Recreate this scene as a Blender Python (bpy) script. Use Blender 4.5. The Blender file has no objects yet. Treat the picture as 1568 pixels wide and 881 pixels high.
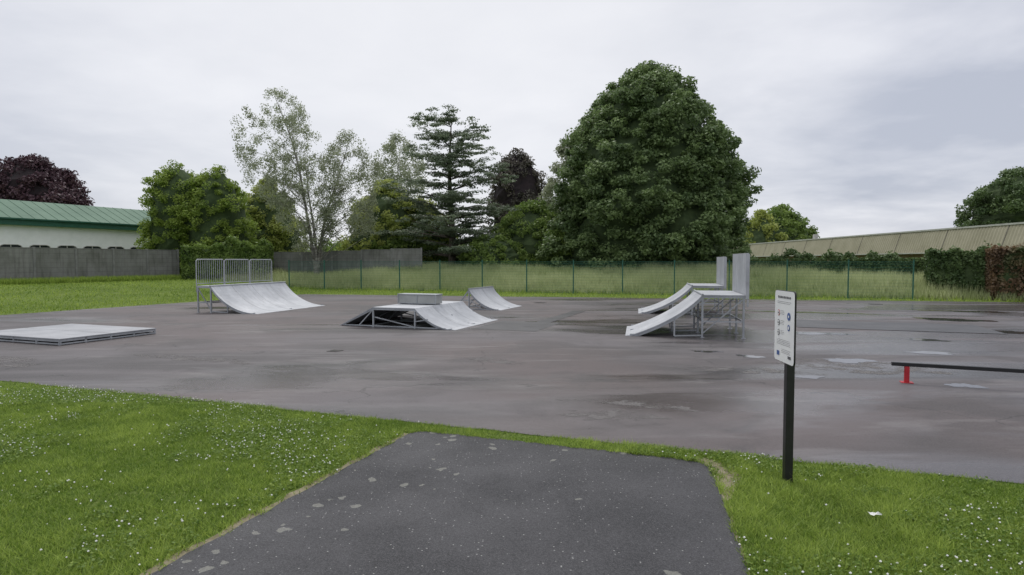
import bpy, math, random
import numpy as np
from mathutils import Vector, Matrix
random.seed(7); RNG=np.random.default_rng(7)
D=bpy.data; C=bpy.context; COL=C.scene.collection

# ------------------------------------------------------------ materials
class NT:
    def __init__(s,name):
        s.m=D.materials.new(name); s.m.use_nodes=True; s.t=s.m.node_tree; s.t.nodes.clear()
        s.out=s.n('ShaderNodeOutputMaterial')
    def n(s,t,**k):
        nd=s.t.nodes.new(t)
        for a,b in k.items(): setattr(nd,a,b)
        return nd
    def l(s,a,b): s.t.links.new(a,b)
    def setv(s,sock,v):
        if isinstance(v,bpy.types.NodeSocket): s.l(v,sock)
        elif v is not None:
            if isinstance(v,(tuple,list)) and len(v)==3 and sock.type=='RGBA': v=(*v,1)
            sock.default_value=v
    def coord(s,scale=(1,1,1),rot=(0,0,0),kind='Object',loc=(0,0,0)):
        tc=s.n('ShaderNodeTexCoord'); mp=s.n('ShaderNodeMapping')
        mp.inputs['Scale'].default_value=scale; mp.inputs['Rotation'].default_value=rot; mp.inputs['Location'].default_value=loc
        s.l(tc.outputs[kind],mp.inputs[0]); return mp.outputs[0]
    def noise(s,vec,scale,detail=4,rough=.55,dist=0):
        nd=s.n('ShaderNodeTexNoise'); s.l(vec,nd.inputs['Vector']); nd.inputs['Scale'].default_value=scale
        nd.inputs['Detail'].default_value=detail; nd.inputs['Roughness'].default_value=rough; nd.inputs['Distortion'].default_value=dist
        return nd.outputs['Fac']
    def ramp(s,f,a,b,va=0.,vb=1.):
        nd=s.n('ShaderNodeMapRange'); nd.inputs[1].default_value=a; nd.inputs[2].default_value=b
        nd.inputs[3].default_value=va; nd.inputs[4].default_value=vb; s.l(f,nd.inputs[0]); return nd.outputs[0]
    def mix(s,f,a,b,mode='MIX'):
        nd=s.n('ShaderNodeMix',data_type='RGBA',blend_type=mode)
        s.setv(nd.inputs[0],f); s.setv(nd.inputs[6],a); s.setv(nd.inputs[7],b); return nd.outputs[2]
    def math(s,op,a,b=None,c=None):
        nd=s.n('ShaderNodeMath',operation=op); s.setv(nd.inputs[0],a)
        if b is not None: s.setv(nd.inputs[1],b)
        if c is not None: s.setv(nd.inputs[2],c)
        return nd.outputs[0]
    def bump(s,h,st,dist=.02):
        b=s.n('ShaderNodeBump'); b.inputs['Strength'].default_value=st; b.inputs['Distance'].default_value=dist
        s.l(h,b.inputs['Height']); return b.outputs[0]
    def pbr(s,col,rough=.6,metal=0.,spec=.5,normal=None):
        p=s.n('ShaderNodeBsdfPrincipled'); s.setv(p.inputs['Base Color'],col); s.setv(p.inputs['Roughness'],rough)
        s.setv(p.inputs['Metallic'],metal); s.setv(p.inputs['Specular IOR Level'],spec)
        if normal is not None: s.l(normal,p.inputs['Normal'])
        return p.outputs[0]
    def fin(s,sh): s.l(sh,s.out.inputs[0]); return s.m
def noisy(name,a,b,scale=5,rough=.7,metal=0,bump=0,spec=.5,lo=.35,hi=.65,stretch=(1,1,1)):
    t=NT(name); v=t.coord(stretch); f=t.noise(v,scale,6,.6)
    c=t.mix(t.ramp(f,lo,hi),a,b)
    nm=t.bump(t.noise(v,scale*6,4),bump) if bump else None
    return t.fin(t.pbr(c,rough,metal,spec,nm))
def leafmat(name,dark,light,transl=.3,third=None):
    t=NT(name); at=t.n('ShaderNodeAttribute',attribute_name='tint')
    c=t.mix(at.outputs['Fac'],dark,light)
    if third:
        f=t.ramp(t.noise(t.coord(),.5,3),.5,.62); c=t.mix(f,c,third)
    p=t.pbr(c,.5,0,.35); tr=t.n('ShaderNodeBsdfTranslucent'); t.l(c,tr.inputs[0])
    mx=t.n('ShaderNodeMixShader'); mx.inputs[0].default_value=transl; t.l(p,mx.inputs[1]); t.l(tr.outputs[0],mx.inputs[2])
    return t.fin(mx.outputs[0])

def asphalt():
    t=NT('damp_asphalt'); v=t.coord(); vs=t.coord((.30,1,1),(0,0,math.radians(20)))
    big=t.noise(vs,.42,6,.6,.5); mid=t.noise(vs,1.3,6,.65,.4); fine=t.noise(v,90,3,.7); red=t.noise(v,.13,3); blot=t.noise(v,.55,5,.6,.6)
    c=t.mix(t.ramp(big,.43,.57),(.028,.025,.027),(.090,.080,.086))
    c=t.mix(t.ramp(red,.44,.56,0,.7),c,(.082,.058,.056))
    c=t.mix(t.ramp(blot,.52,.62,0,.6),c,(.028,.024,.026))
    c=t.mix(t.ramp(mid,.56,.68,0,.6),c,(.155,.142,.14))
    c=t.mix(t.ramp(fine,.35,.75,0,.45),c,(.18,.168,.166))
    c=t.mix(t.ramp(t.noise(v,30,3),.60,.72,0,.5),c,(.012,.012,.012))
    vo=t.n('ShaderNodeTexVoronoi',feature='DISTANCE_TO_EDGE'); vo.inputs['Scale'].default_value=.16
    of=t.n('ShaderNodeVectorMath',operation='ADD'); nn=t.n('ShaderNodeTexNoise'); nn.inputs['Scale'].default_value=.9; nn.inputs['Detail'].default_value=6; t.l(v,nn.inputs['Vector'])
    sc=t.n('ShaderNodeVectorMath',operation='SCALE'); sc.inputs['Scale'].default_value=1.6; t.l(nn.outputs['Color'],sc.inputs[0]); t.l(v,of.inputs[0]); t.l(sc.outputs[0],of.inputs[1]); t.l(of.outputs[0],vo.inputs['Vector'])
    ck=t.math('MULTIPLY',t.math('LESS_THAN',vo.outputs['Distance'],.0022),t.ramp(blot,.45,.5,0,.7)); c=t.mix(ck,c,(.015,.014,.014))
    # the low eastern side holds more water
    sx=t.n('ShaderNodeSeparateXYZ'); t.l(v,sx.inputs[0])
    wet=t.math('ADD',t.noise(vs,.36,5,.55,.6),t.ramp(sx.outputs[0],-6,9,-.075,.04))
    r=t.ramp(wet,.46,.57,.66,.22)
    nm=t.bump(fine,.35,.004)
    return t.fin(t.pbr(c,r,0,.45,nm))
def path_asphalt():
    t=NT('path_asphalt'); v=t.coord(); big=t.noise(v,.8,5); fine=t.noise(v,110,3,.75)
    c=t.mix(t.ramp(big,.40,.60),(.018,.018,.021),(.034,.033,.038))
    c=t.mix(t.ramp(fine,.44,.70),c,(.095,.095,.102))
    c=t.mix(t.ramp(t.noise(v,45,3),.56,.66,0,.6),c,(.010,.010,.012))
    vo=t.n('ShaderNodeTexVoronoi'); vo.inputs['Scale'].default_value=34; t.l(v,vo.inputs['Vector'])
    rc=t.n('ShaderNodeSeparateColor'); t.l(vo.outputs['Color'],rc.inputs[0])
    sp=t.math('MULTIPLY',t.math('LESS_THAN',vo.outputs['Distance'],.20),t.math('GREATER_THAN',rc.outputs[0],.86))
    c=t.mix(t.math('MULTIPLY',sp,.75),c,(.36,.36,.35))
    v2=t.n('ShaderNodeTexVoronoi'); v2.inputs['Scale'].default_value=6.5
    off=t.n('ShaderNodeVectorMath',operation='ADD'); nn=t.n('ShaderNodeTexNoise'); nn.inputs['Scale'].default_value=9; t.l(v,nn.inputs['Vector'])
    sc=t.n('ShaderNodeVectorMath',operation='SCALE'); sc.inputs['Scale'].default_value=.13; t.l(nn.outputs['Color'],sc.inputs[0])
    t.l(v,off.inputs[0]); t.l(sc.outputs[0],off.inputs[1]); t.l(off.outputs[0],v2.inputs['Vector'])
    sx=t.n('ShaderNodeSeparateXYZ'); t.l(v,sx.inputs[0])
    line=t.math('SUBTRACT',sx.outputs[0],t.math('MULTIPLY',sx.outputs[1],.343))
    side=t.ramp(t.math('ADD',line,t.math('MULTIPLY',t.noise(v,.9,2),.8)),-3.1,-1.8,1,.08)
    rnd=t.n('ShaderNodeSeparateColor'); t.l(v2.outputs['Color'],rnd.inputs[0])
    sel=t.math('LESS_THAN',rnd.outputs[0],t.math('MULTIPLY',side,.62))
    rad=t.math('MULTIPLY_ADD',rnd.outputs[1],.24,.08)
    sp2=t.math('MULTIPLY',t.math('LESS_THAN',v2.outputs['Distance'],rad),sel)
    c=t.mix(t.math('MULTIPLY',sp2,t.ramp(fine,.3,.7,.35,.8)),c,(.24,.24,.21))
    return t.fin(t.pbr(c,t.ramp(big,.35,.7,.7,.5),0,.35,t.bump(fine,.7,.006)))
def grass_ground():
    t=NT('lawn_ground'); v=t.coord(); a=t.noise(v,.35,5); b=t.noise(v,3,6,.7); f=t.noise(v,25,3,.7)
    c=t.mix(t.ramp(a,.40,.60),(.10,.165,.025),(.165,.24,.045))
    c=t.mix(t.ramp(b,.4,.7,0,.8),c,(.24,.28,.09)); c=t.mix(t.ramp(f,.35,.7,.0,.6),c,(.05,.09,.015))
    return t.fin(t.pbr(c,.9,0,.1,t.bump(f,1,.05)))
def galv(name,a=(.36,.375,.40),b=(.49,.505,.53),r=.5,metal=.2):
    t=NT(name); v=t.coord(); f=t.noise(v,1.3,5); g=t.noise(t.coord((.5,5,1)),2,5); h=t.noise(v,7,6,.7)
    c=t.mix(t.ramp(f,.35,.65),a,b); c=t.mix(t.ramp(g,.48,.68,0,.4),c,(.29,.295,.31)); c=t.mix(t.ramp(h,.54,.70,0,.4),c,(.22,.215,.21))
    return t.fin(t.pbr(c,t.ramp(g,.3,.7,r,r+.15),metal,.45))
def mesh_wire():
    t=NT('green_wire_mesh'); tc=t.n('ShaderNodeTexCoord'); sx=t.n('ShaderNodeSeparateXYZ'); t.l(tc.outputs['Object'],sx.inputs[0])
    fx=t.math('LESS_THAN',t.math('FRACT',t.math('MULTIPLY',sx.outputs[0],20.)),.075)
    fz=t.math('LESS_THAN',t.math('FRACT',t.math('MULTIPLY',sx.outputs[2],6.)),.04)
    m=t.math('MAXIMUM',fx,fz); p=t.pbr((.04,.19,.14),.5); tr=t.n('ShaderNodeBsdfTransparent')
    mx=t.n('ShaderNodeMixShader'); t.l(m,mx.inputs[0]); t.l(tr.outputs[0],mx.inputs[1]); t.l(p,mx.inputs[2]); return t.fin(mx.outputs[0])
def planks(name,a,b,axis_scale):
    t=NT(name); v=t.coord(); tc=t.n('ShaderNodeTexCoord'); sx=t.n('ShaderNodeSeparateXYZ'); t.l(tc.outputs['Object'],sx.inputs[0])
    k=t.math('MULTIPLY',sx.outputs[2],axis_scale); fl=t.math('FLOOR',t.math('MULTIPLY',sx.outputs[0],.4))
    wn=t.n('ShaderNodeTexWhiteNoise',noise_dimensions='1D'); t.l(fl,wn.inputs['W'])
    c=t.mix(wn.outputs['Value'],a,b); gap=t.math('LESS_THAN',t.math('FRACT',k),.05)
    c=t.mix(t.ramp(t.noise(v,.9,6,.65),.42,.62,0,.6),c,(.13,.135,.115)); c=t.mix(t.ramp(t.noise(t.coord((4,4,.4)),1.5,4),.5,.7,0,.6),c,(.10,.10,.09))
    c=t.mix(t.math('MULTIPLY',gap,.6),c,(.06,.06,.055))
    return t.fin(t.pbr(c,.85,0,.2))

M=dict(
 asph=asphalt(), path=path_asphalt(), lawn=grass_ground(), galv=galv('galvanised_sheet'), 
 steel=galv('galvanised_tube',(.32,.34,.36),(.43,.45,.47),.45,.4),
 dark=noisy('dark_underside',(.03,.03,.03),(.05,.05,.05)),
 wire=mesh_wire(), gpost=noisy('green_paint',(.02,.10,.07),(.03,.13,.09)),
 wood=planks('concrete_fence_panel',(.185,.19,.18),(.25,.25,.235),3.2),
 conc=noisy('concrete_post',(.16,.165,.155),(.23,.23,.22),3),
 black=noisy('black_paint',(.010,.010,.011),(.018,.018,.020),8,.4),
 red=noisy('red_paint',(.38,.012,.02),(.46,.02,.03),8,.45),
 white=noisy('white_sign_face',(.84,.84,.85),(.90,.90,.90),3,.3),
 ink=noisy('sign_ink',(.10,.10,.11),(.14,.14,.15),8), blue=noisy('sign_blue',(.05,.10,.28),(.07,.13,.34),8), signred=noisy('sign_red',(.5,.06,.05),(.55,.08,.07),8),
 wall=noisy('white_render',(.78,.80,.79),(.87,.88,.88),1.2,.8), 
 groof=noisy('green_metal_roof',(.065,.14,.09),(.10,.185,.125),1.0,.65,stretch=(.3,.3,1),spec=.25), gfas=noisy('dark_green_fascia',(.02,.09,.06),(.03,.12,.08),3,.5),
 glass=noisy('dark_window_glass',(.015,.018,.02),(.04,.045,.05),2,.15),
 tan=noisy('tan_cladding',(.29,.27,.18),(.36,.335,.235),.8,.6), trim=noisy('pale_trim',(.45,.45,.41),(.55,.55,.51),3,.5),
 groof2=noisy('grey_roof',(.12,.11,.10),(.18,.17,.15),2,.8), brick=noisy('brown_wall',(.2,.14,.1),(.28,.2,.15),5,.9),
 bark=noisy('bark',(.06,.05,.04),(.14,.12,.09),4,.9,stretch=(3,3,.6)), birchbark=noisy('birch_bark',(.10,.09,.08),(.30,.29,.26),2.5,.8,stretch=(1,1,2.5)),
 dirt=noisy('dry_dirt',(.16,.14,.08),(.27,.235,.16),9,.95,bump=.5),
 iron=noisy('cast_iron',(.02,.018,.016),(.05,.045,.04),20,.6),
 lime=leafmat('lime_leaves',(.080,.130,.050),(.25,.34,.135),.35),
 horn=leafmat('hornbeam_leaves',(.14,.22,.030),(.36,.46,.095),.45),
 yel=leafmat('yellowgreen_leaves',(.23,.29,.055),(.47,.52,.15),.48),
 birch=leafmat('birch_leaves',(.23,.26,.16),(.42,.46,.31),.42),
 cedar=leafmat('cedar_needles',(.11,.15,.095),(.26,.315,.20),.3),
 copper=leafmat('copper_leaves',(.045,.022,.032),(.12,.065,.08),.2),
 brownt=leafmat('bronze_leaves',(.07,.07,.055),(.16,.14,.11),.2),
 bush=leafmat('bush_leaves',(.10,.17,.035),(.28,.38,.095),.42),
 darkg=leafmat('dark_leaves',(.055,.10,.032),(.16,.23,.085),.25),
 photinia=leafmat('photinia_leaves',(.11,.07,.04),(.27,.18,.10),.25,(.09,.13,.045)),
 core=noisy('inner_shade_leaves',(.030,.052,.018),(.065,.098,.034),2,.95), coredark=noisy('inner_purple_shade',(.012,.008,.010),(.025,.016,.018),2,.95),  # dark fill for crown and hedge cores, inner shade put into the colour
 blade=leafmat('grass_blades',(.105,.19,.020),(.42,.53,.115),.45),
 tall=leafmat('tall_grass_blades',(.26,.33,.11),(.56,.60,.34),.5),
 clover=noisy('clover_flower',(.7,.7,.66),(.85,.85,.82),50,.8),
)

# ------------------------------------------------------------ mesh helpers
def empty(name,loc=(0,0,0),rz=0):
    e=D.objects.new(name,None); e.location=loc; e.rotation_euler=(0,0,rz); e.empty_display_size=.3; COL.objects.link(e); return e
class MB:
    def __init__(s): s.v=[]; s.f=[]
    def add(s,vs,fs):
        o=len(s.v); s.v+= [tuple(p) for p in vs]; s.f+=[tuple(i+o for i in f) for f in fs]
    def box(s,a,b):
        x0,y0,z0=a; x1,y1,z1=b
        s.add([(x0,y0,z0),(x1,y0,z0),(x1,y1,z0),(x0,y1,z0),(x0,y0,z1),(x1,y0,z1),(x1,y1,z1),(x0,y1,z1)],
              [(0,3,2,1),(4,5,6,7),(0,1,5,4),(1,2,6,5),(2,3,7,6),(3,0,4,7)])
    def beam(s,p,q,w,h=None):
        h=h or w; p=Vector(p); q=Vector(q); d=(q-p).normalized(); up=Vector((0,0,1)) if abs(d.z)<.95 else Vector((0,1,0))
        r=d.cross(up).normalized()*w/2; u=r.cross(d).normalized()*h/2
        vs=[p-r-u,p+r-u,p+r+u,p-r+u,q-r-u,q+r-u,q+r+u,q-r+u]
        s.add(vs,[(0,3,2,1),(4,5,6,7),(0,1,5,4),(1,2,6,5),(2,3,7,6),(3,0,4,7)])
    def tube(s,pts,rad,n=7,cap=True):
        o=len(s.v); pts=[Vector(p) for p in pts]
        for i,p in enumerate(pts):
            d=(pts[min(i+1,len(pts)-1)]-pts[max(i-1,0)]).normalized()
            a=d.orthogonal().normalized() if abs(d.z)<.9 else Vector((1,0,0)); b=d.cross(a).normalized(); a=b.cross(d)
            for k in range(n):
                t=2*math.pi*k/n; s.v.append(tuple(p+(a*math.cos(t)+b*math.sin(t))*rad[i]))
        for i in range(len(pts)-1):
            for k in range(n):
                k2=(k+1)%n; s.f.append((o+i*n+k,o+i*n+k2,o+(i+1)*n+k2,o+(i+1)*n+k))
        if cap:
            s.f.append(tuple(o+k for k in range(n))[::-1]); s.f.append(tuple(o+(len(pts)-1)*n+k for k in range(n)))
    def obj(s,name,mat,parent=None,smooth=False,bevel=0):
        me=D.meshes.new(name); me.from_pydata(s.v,[],s.f); me.materials.append(mat); me.update()
        if smooth: me.polygons.foreach_set('use_smooth',[True]*len(me.polygons))
        o=D.objects.new(name,me); COL.objects.link(o)
        if parent: o.parent=parent
        if bevel:
            b=o.modifiers.new('b','BEVEL'); b.width=bevel; b.segments=2; b.limit_method='ANGLE'
        return o
def npmesh(name,verts,k,tint,mat,parent=None):
    N=len(verts); me=D.meshes.new(name); me.vertices.add(N*k); me.vertices.foreach_set('co',verts.reshape(-1).astype(np.float32))
    me.loops.add(N*k); me.loops.foreach_set('vertex_index',np.arange(N*k,dtype=np.int32))
    me.polygons.add(N); me.polygons.foreach_set('loop_start',np.arange(0,N*k,k,dtype=np.int32))
    try: me.polygons.foreach_set('loop_total',np.full(N,k,dtype=np.int32))
    except Exception: pass
    at=me.attributes.new('tint','FLOAT','POINT'); at.data.foreach_set('value',np.repeat(np.clip(tint,0,1),k).astype(np.float32))
    me.update(calc_edges=True); me.validate(); me.materials.append(mat)
    o=D.objects.new(name,me); COL.objects.link(o)
    if parent: o.parent=parent
    return o
def unit(a): return a/np.maximum(np.linalg.norm(a,axis=1,keepdims=True),1e-9)
def quads(P,Nrm,size,asp=.62):
    n=len(P); r=unit(RNG.normal(size=(n,3))); t=unit(np.cross(Nrm,r)); b=np.cross(Nrm,t)
    s=size*RNG.uniform(.6,1.3,(n,1)); t=t*s; b=b*s*asp
    return np.stack([P-t,P-b,P+t*1.,P+b],axis=1)
def poly_sheet(name,pts,z,mat):
    m=MB(); m.add([(x,y,z) for x,y in pts],[tuple(range(len(pts)))]); return m.obj(name,mat)
def inside(px,py,poly):
    c=np.zeros(len(px),bool); n=len(poly); j=n-1
    for i in range(n):
        xi,yi=poly[i]; xj,yj=poly[j]
        if yi!=yj:
            cond=((yi>py)!=(yj>py))&(px<(xj-xi)*(py-yi)/(yj-yi)+xi); c^=cond
        j=i
    return c
NG=np.random.default_rng(11).uniform(-1,1,(128,128))
def vnoise(x,y):
    xi=np.floor(x).astype(int); yi=np.floor(y).astype(int); fx=x-xi; fy=y-yi; fx=fx*fx*(3-2*fx); fy=fy*fy*(3-2*fy)
    g=lambda a,b: NG[a%128,b%128]
    return (g(xi,yi)*(1-fx)+g(xi+1,yi)*fx)*(1-fy)+(g(xi,yi+1)*(1-fx)+g(xi+1,yi+1)*fx)*fy
def waves(x,y): return .45*vnoise(x*.9,y*.9)+.4*vnoise(x*2.7+9,y*2.7)+.35*vnoise(x*8+3,y*8+5)

# ------------------------------------------------------------ ground
def gz(x,y):
    d=(x+18.6)*(-.915)+(y-23.6)*.41
    t=np.clip((d-3)/11,0,1); f=np.clip((y-(42-.344*(x+8)))/10,0,1)
    return np.maximum(.55*t*t*(3-2*t),.8*f*f*(3-2*f)*np.clip((90-y)/20,0,1))
def axis(lo,hi):
    return np.unique(np.concatenate([np.arange(-60,100,2.),np.linspace(lo,-60,12),np.linspace(100,hi,12)]))
xs=axis(-900,900); ys=axis(-300,1500); X,Y=np.meshgrid(xs,ys,indexing='ij'); Z=gz(X,Y)
nx,ny=X.shape; V=np.stack([X,Y,Z],-1).reshape(-1,3)
F=[(i*ny+j,(i+1)*ny+j,(i+1)*ny+j+1,i*ny+j+1) for i in range(nx-1) for j in range(ny-1)]
g=MB(); g.v=[tuple(p) for p in V]; g.f=F; g.obj('ground',M['lawn'],smooth=True)

def wob(p,q,n,amp):
    out=[]
    for i in range(n):
        t=i/n; x=p[0]+(q[0]-p[0])*t; y=p[1]+(q[1]-p[1])*t; L=math.hypot(q[0]-p[0],q[1]-p[1]); nxn=-(q[1]-p[1])/L; nyn=(q[0]-p[0])/L
        a=(random.uniform(-amp,amp)) if i else 0; out.append((x+nxn*a,y+nyn*a))
    return out
K=[(-22.2,15.3),(17.5,.72),(28.5,29.3),(-12.5,37.3)]
PARK=wob(K[0],K[1],260,.025)+wob(K[1],K[2],60,.04)+wob(K[2],K[3],160,.06)+wob(K[3],K[0],120,.05)
poly_sheet('skatepark_asphalt',PARK,.006,M['asph'])
PATH=wob((-5.7,-6),(-1.2,7.10),120,.012)+[(-1.2,7.10),(-1.10,7.20)]+wob((-1.0,7.20),(1.74,6.18),50,.014)+[(1.86,6.10),(1.92,5.97),(1.86,5.6)]+wob((1.76,5.05),(-.6,-6),100,.012)
poly_sheet('path',PATH,.006,M['path'])
m=MB()
def strip(pts,w):
    for i in range(len(pts)-1):
        (x0,y0),(x1,y1)=pts[i],pts[i+1]; L=math.hypot(x1-x0,y1-y0); nx_,ny_=-(y1-y0)/L,(x1-x0)/L
        a,b=w[i],w[i+1]; m.add([(x0-nx_*a,y0-ny_*a,.003),(x1-nx_*b,y1-ny_*b,.003),(x1+nx_*b,y1+ny_*b,.003),(x0+nx_*a,y0+ny_*a,.003)],[(0,1,2,3)])
n=90; P=[(-5.7+4.5*i/n-.02,-6+13.12*i/n) for i in range(n+1)]; EDGEL=P; strip(P,[random.uniform(.02,.07) for _ in P])
P=[(1.90,6.2),(2.0,5.95),(1.99,5.7),(1.9,5.4),(1.79,5.1),(1.67,4.6),(1.53,4.0),(1.28,2.9),(.58,-.3)]; EDGER=P; strip(P,[.10,.15,.15,.08,.03,.015,.02,.012,.01])
m.obj('bare_soil_edge',M['dirt'])
t=NT('patch_asphalt'); v=t.coord(); c=t.mix(t.ramp(t.noise(v,1.2,4),.4,.6),(.024,.023,.026),(.048,.046,.049)); c=t.mix(t.ramp(t.noise(v,80,3),.4,.8,0,.5),c,(.12,.12,.12))
pm=t.fin(t.pbr(c,.45,0,.45))
A=(.94,-.345); B=(.345,.94)
def rect(o,la,lb):
    o=Vector(o); a=Vector(A)*la; b=Vector(B)*lb; return [tuple(o),tuple(o+a),tuple(o+a+b),tuple(o+b)]
m=MB()
for i,(o,la,lb) in enumerate([((-1.2,18.2),2.0,2.6),((.3,18.9),.5,6.2),((8.6,18.6),5.2,2.6)]):
    r=rect(o,la,lb); m.add([(x,y,.010+.003*i) for x,y in r],[(0,1,2,3)])
m.obj('asphalt_patch',pm)
t=NT('puddle_water'); v=t.coord(); c=t.mix(t.noise(v,3,3),(.05,.047,.05),(.08,.075,.078))
pud=t.fin(t.pbr(c,.06,0,.8,t.bump(t.noise(v,25,2),.05,.004)))
m=MB()
def puddle(x,y,a,b,k):
    pts=[]
    for i in range(64):
        t_=i/64*2*math.pi; r=1+.22*math.sin(2*t_+k)+.16*math.sin(3*t_+2*k)+.10*math.sin(7*t_+k*3)+.06*math.sin(13*t_+k)
        u=a*r*math.cos(t_); w=b*r*math.sin(t_); pts.append((x+.94*u+.345*w,y-.345*u+.94*w,.0095))
    m.add(pts,[tuple(range(64))])
for k,(x,y,a,b) in enumerate([(6.75,12.35,.42,.30),(7.25,9.85,.22,.20),(5.0,12.9,.28,.16),(9.1,13.4,.5,.2),(8.4,17.0,.7,.3),(13.5,17.5,1.1,.45),(15.0,21,1.2,.5),(5.1,10.6,.26,.14),(11.5,24.0,1.8,.35),(18,24.5,1.5,.45),(10.5,15.6,.5,.2),(4.3,13.6,.3,.12)]): puddle(x,y,a,b,k*1.7)
m.obj('rain_puddle',pud)
t=NT('dried_asphalt'); v=t.coord(); fn=t.noise(v,80,3,.7); nz=t.noise(v,2.6,6,.7)
c=t.mix(t.ramp(fn,.35,.7),(.09,.082,.08),(.24,.23,.225)); tr_=t.n('ShaderNodeBsdfTransparent'); mx=t.n('ShaderNodeMixShader')
t.l(t.ramp(nz,.45,.58,0,.8),mx.inputs[0]); t.l(tr_.outputs[0],mx.inputs[1]); t.l(t.pbr(c,.75,0,.3),mx.inputs[2]); dr=t.fin(mx.outputs[0])
m=MB()
for k,(x,y,a,b) in enumerate([(1.25,7.95,.6,.3),(1.0,8.8,.3,.14),(1.9,8.5,.5,.22),(-.3,12.3,.6,.25),(-10.5,12.3,1.6,.5),(6.6,11.7,1.8,.6),(.2,9.9,.2,.1),(4.2,11.3,1.0,.35),(-6.5,12.6,1.2,.3)]):
    pts=[]
    for i in range(48):
        t_=i/48*2*math.pi; r=1+.25*math.sin(2*t_+k)+.18*math.sin(5*t_+2*k)+.12*math.sin(9*t_+k*3); u=a*r*math.cos(t_); w=b*r*math.sin(t_); pts.append((x+.94*u+.345*w,y-.345*u+.94*w,.0080+.0001*k))
    m.add(pts,[tuple(range(48))])
m.obj('dried_patch',dr)

# ------------------------------------------------------------ lawn blades
def blades(P,h,w,tint,lean=.5):
    n=len(P); ang=RNG.uniform(0,2*np.pi,n); dx=np.cos(ang); dy=np.sin(ang); la=RNG.uniform(0,2*np.pi,n); ln=RNG.uniform(.1,lean,n)*h
    b0=P+np.stack([dx*w,dy*w,0*w],1); b1=P-np.stack([dx*w,dy*w,0*w],1)
    tip=P+np.stack([np.cos(la)*ln,np.sin(la)*ln,h],1); return np.stack([b0,b1,tip],1)
def distline(x,y,pts):
    d=np.full(len(x),9.)
    for (x0,y0),(x1,y1) in zip(pts[:-1],pts[1:]):
        L2=(x1-x0)**2+(y1-y0)**2; t=np.clip(((x-x0)*(x1-x0)+(y-y0)*(y1-y0))/L2,0,1); d=np.minimum(d,np.hypot(x-x0-t*(x1-x0),y-y0-t*(y1-y0)))
    return d
def scatter(n,x0,x1,y0,y1):
    x=RNG.uniform(x0,x1,n); y=RNG.uniform(y0,y1,n); ok=~inside(x,y,PARKK)&~inside(x,y,PATHK)
    x=x[ok];y=y[ok]; d=np.minimum(distline(x,y,EDGEL[::9]),distline(x,y,EDGER[:5])*.7)+.05*vnoise(x*6,y*6)
    keep=(d>.03+.05*RNG.uniform(size=len(x)))|(RNG.uniform(size=len(x))<.12); return x[keep],y[keep]
def shrink(poly,f):
    cx=sum(p[0] for p in poly)/len(poly); cy=sum(p[1] for p in poly)/len(poly); return [((p[0]-cx)*f+cx,(p[1]-cy)*f+cy) for p in poly]
PARKK=shrink(PARK,.9985); PATHK=shrink(PATH,.994)
lawn=empty('lawn_grass')
parts=[];tt=[]
for (n,x0,x1,y0,y1) in [(330000,-9,-.8,2.6,8.6),(120000,-15,-4,7.5,15),(170000,1.2,6.5,2.6,6.6),(40000,6,12,0,5.5),(30000,-1.8,2.4,6.0,7.8)]:
    x,y=scatter(n,x0,x1,y0,y1); wv=waves(x,y); s=RNG.uniform(0,1,len(x))
    h=(.024+.022*s+.030*wv); h=np.maximum(h,.010)*np.where(RNG.uniform(size=len(x))<.03,1.9,1)
    P=np.stack([x,y,np.zeros(len(x))],1); far=np.clip(y/8,1,2)
    parts.append(blades(P,h,.0030*far+.0018*s,None,1.6)); tt.append(np.clip(.42+.50*wv+RNG.normal(0,.28,len(x)),0,1))
npmesh('grass_blades',np.concatenate(parts),3,np.concatenate(tt),M['blade'],lawn)
parts=[];tt=[]
for (n,x0,x1,y0,y1) in [(130000,-9,-.8,2.6,9.5),(60000,1.2,7,2.6,6.6)]:
    x,y=scatter(n,x0,x1,y0,y1); k=(vnoise(x*1.1+30,y*1.1)+.5*vnoise(x*4,y*4+40))>-.15; x=x[k]; y=y[k]
    P=np.stack([x,y,RNG.uniform(.015,.045,len(x))],1); N=unit(RNG.normal(size=(len(x),3))*.45+np.array([0,0,1.]))
    parts.append(quads(P,N,.0105,.9)); tt.append(np.clip(.18+RNG.normal(0,.22,len(x)),0,1))
npmesh('clover_leaves',np.concatenate(parts),4,np.concatenate(tt),M['blade'],lawn)
parts=[]
for (n,x0,x1,y0,y1) in [(6400,-9,-.9,2.6,9.6),(1400,-14,-6,8,14),(1900,1.4,7,2.6,6.3)]:
    x,y=scatter(n,x0,x1,y0,y1); k=(vnoise(x*1.1+30,y*1.1)+.5*vnoise(x*3,y*3+20)+RNG.normal(0,.4,len(x)))>.05; x=x[k]; y=y[k]
    c=np.stack([x,y,RNG.uniform(.035,.06,len(x))],1)
    r=RNG.uniform(.004,.011,len(x))[:,None]
    e=[np.array(a,float) for a in [(1,0,0),(0,1,0),(-1,0,0),(0,-1,0)]]; up=np.array([0,0,.9]); 
    for i in range(4):
        a,b=e[i],e[(i+1)%4]
        parts.append(np.stack([c+a*r,c+b*r,c+up*r],1)); parts.append(np.stack([c+b*r,c+a*r,c-up*r],1))
pp=np.concatenate(parts); npmesh('clover_blossoms',pp,3,np.ones(len(pp)),M['clover'],lawn)
x,y=RNG.uniform(-36,30,90000),RNG.uniform(18,47,90000)
fl=42-.344*(x+8)
ok=~inside(x,y,PARKK)&(y<fl-.1); x=x[ok];y=y[ok]
P=np.stack([x,y,gz(x,y)],1); nearf=np.exp(-np.abs(y-(42-.344*(x+8)))/.8)
h=RNG.uniform(.05,.14,len(x))+nearf*.2
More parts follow.
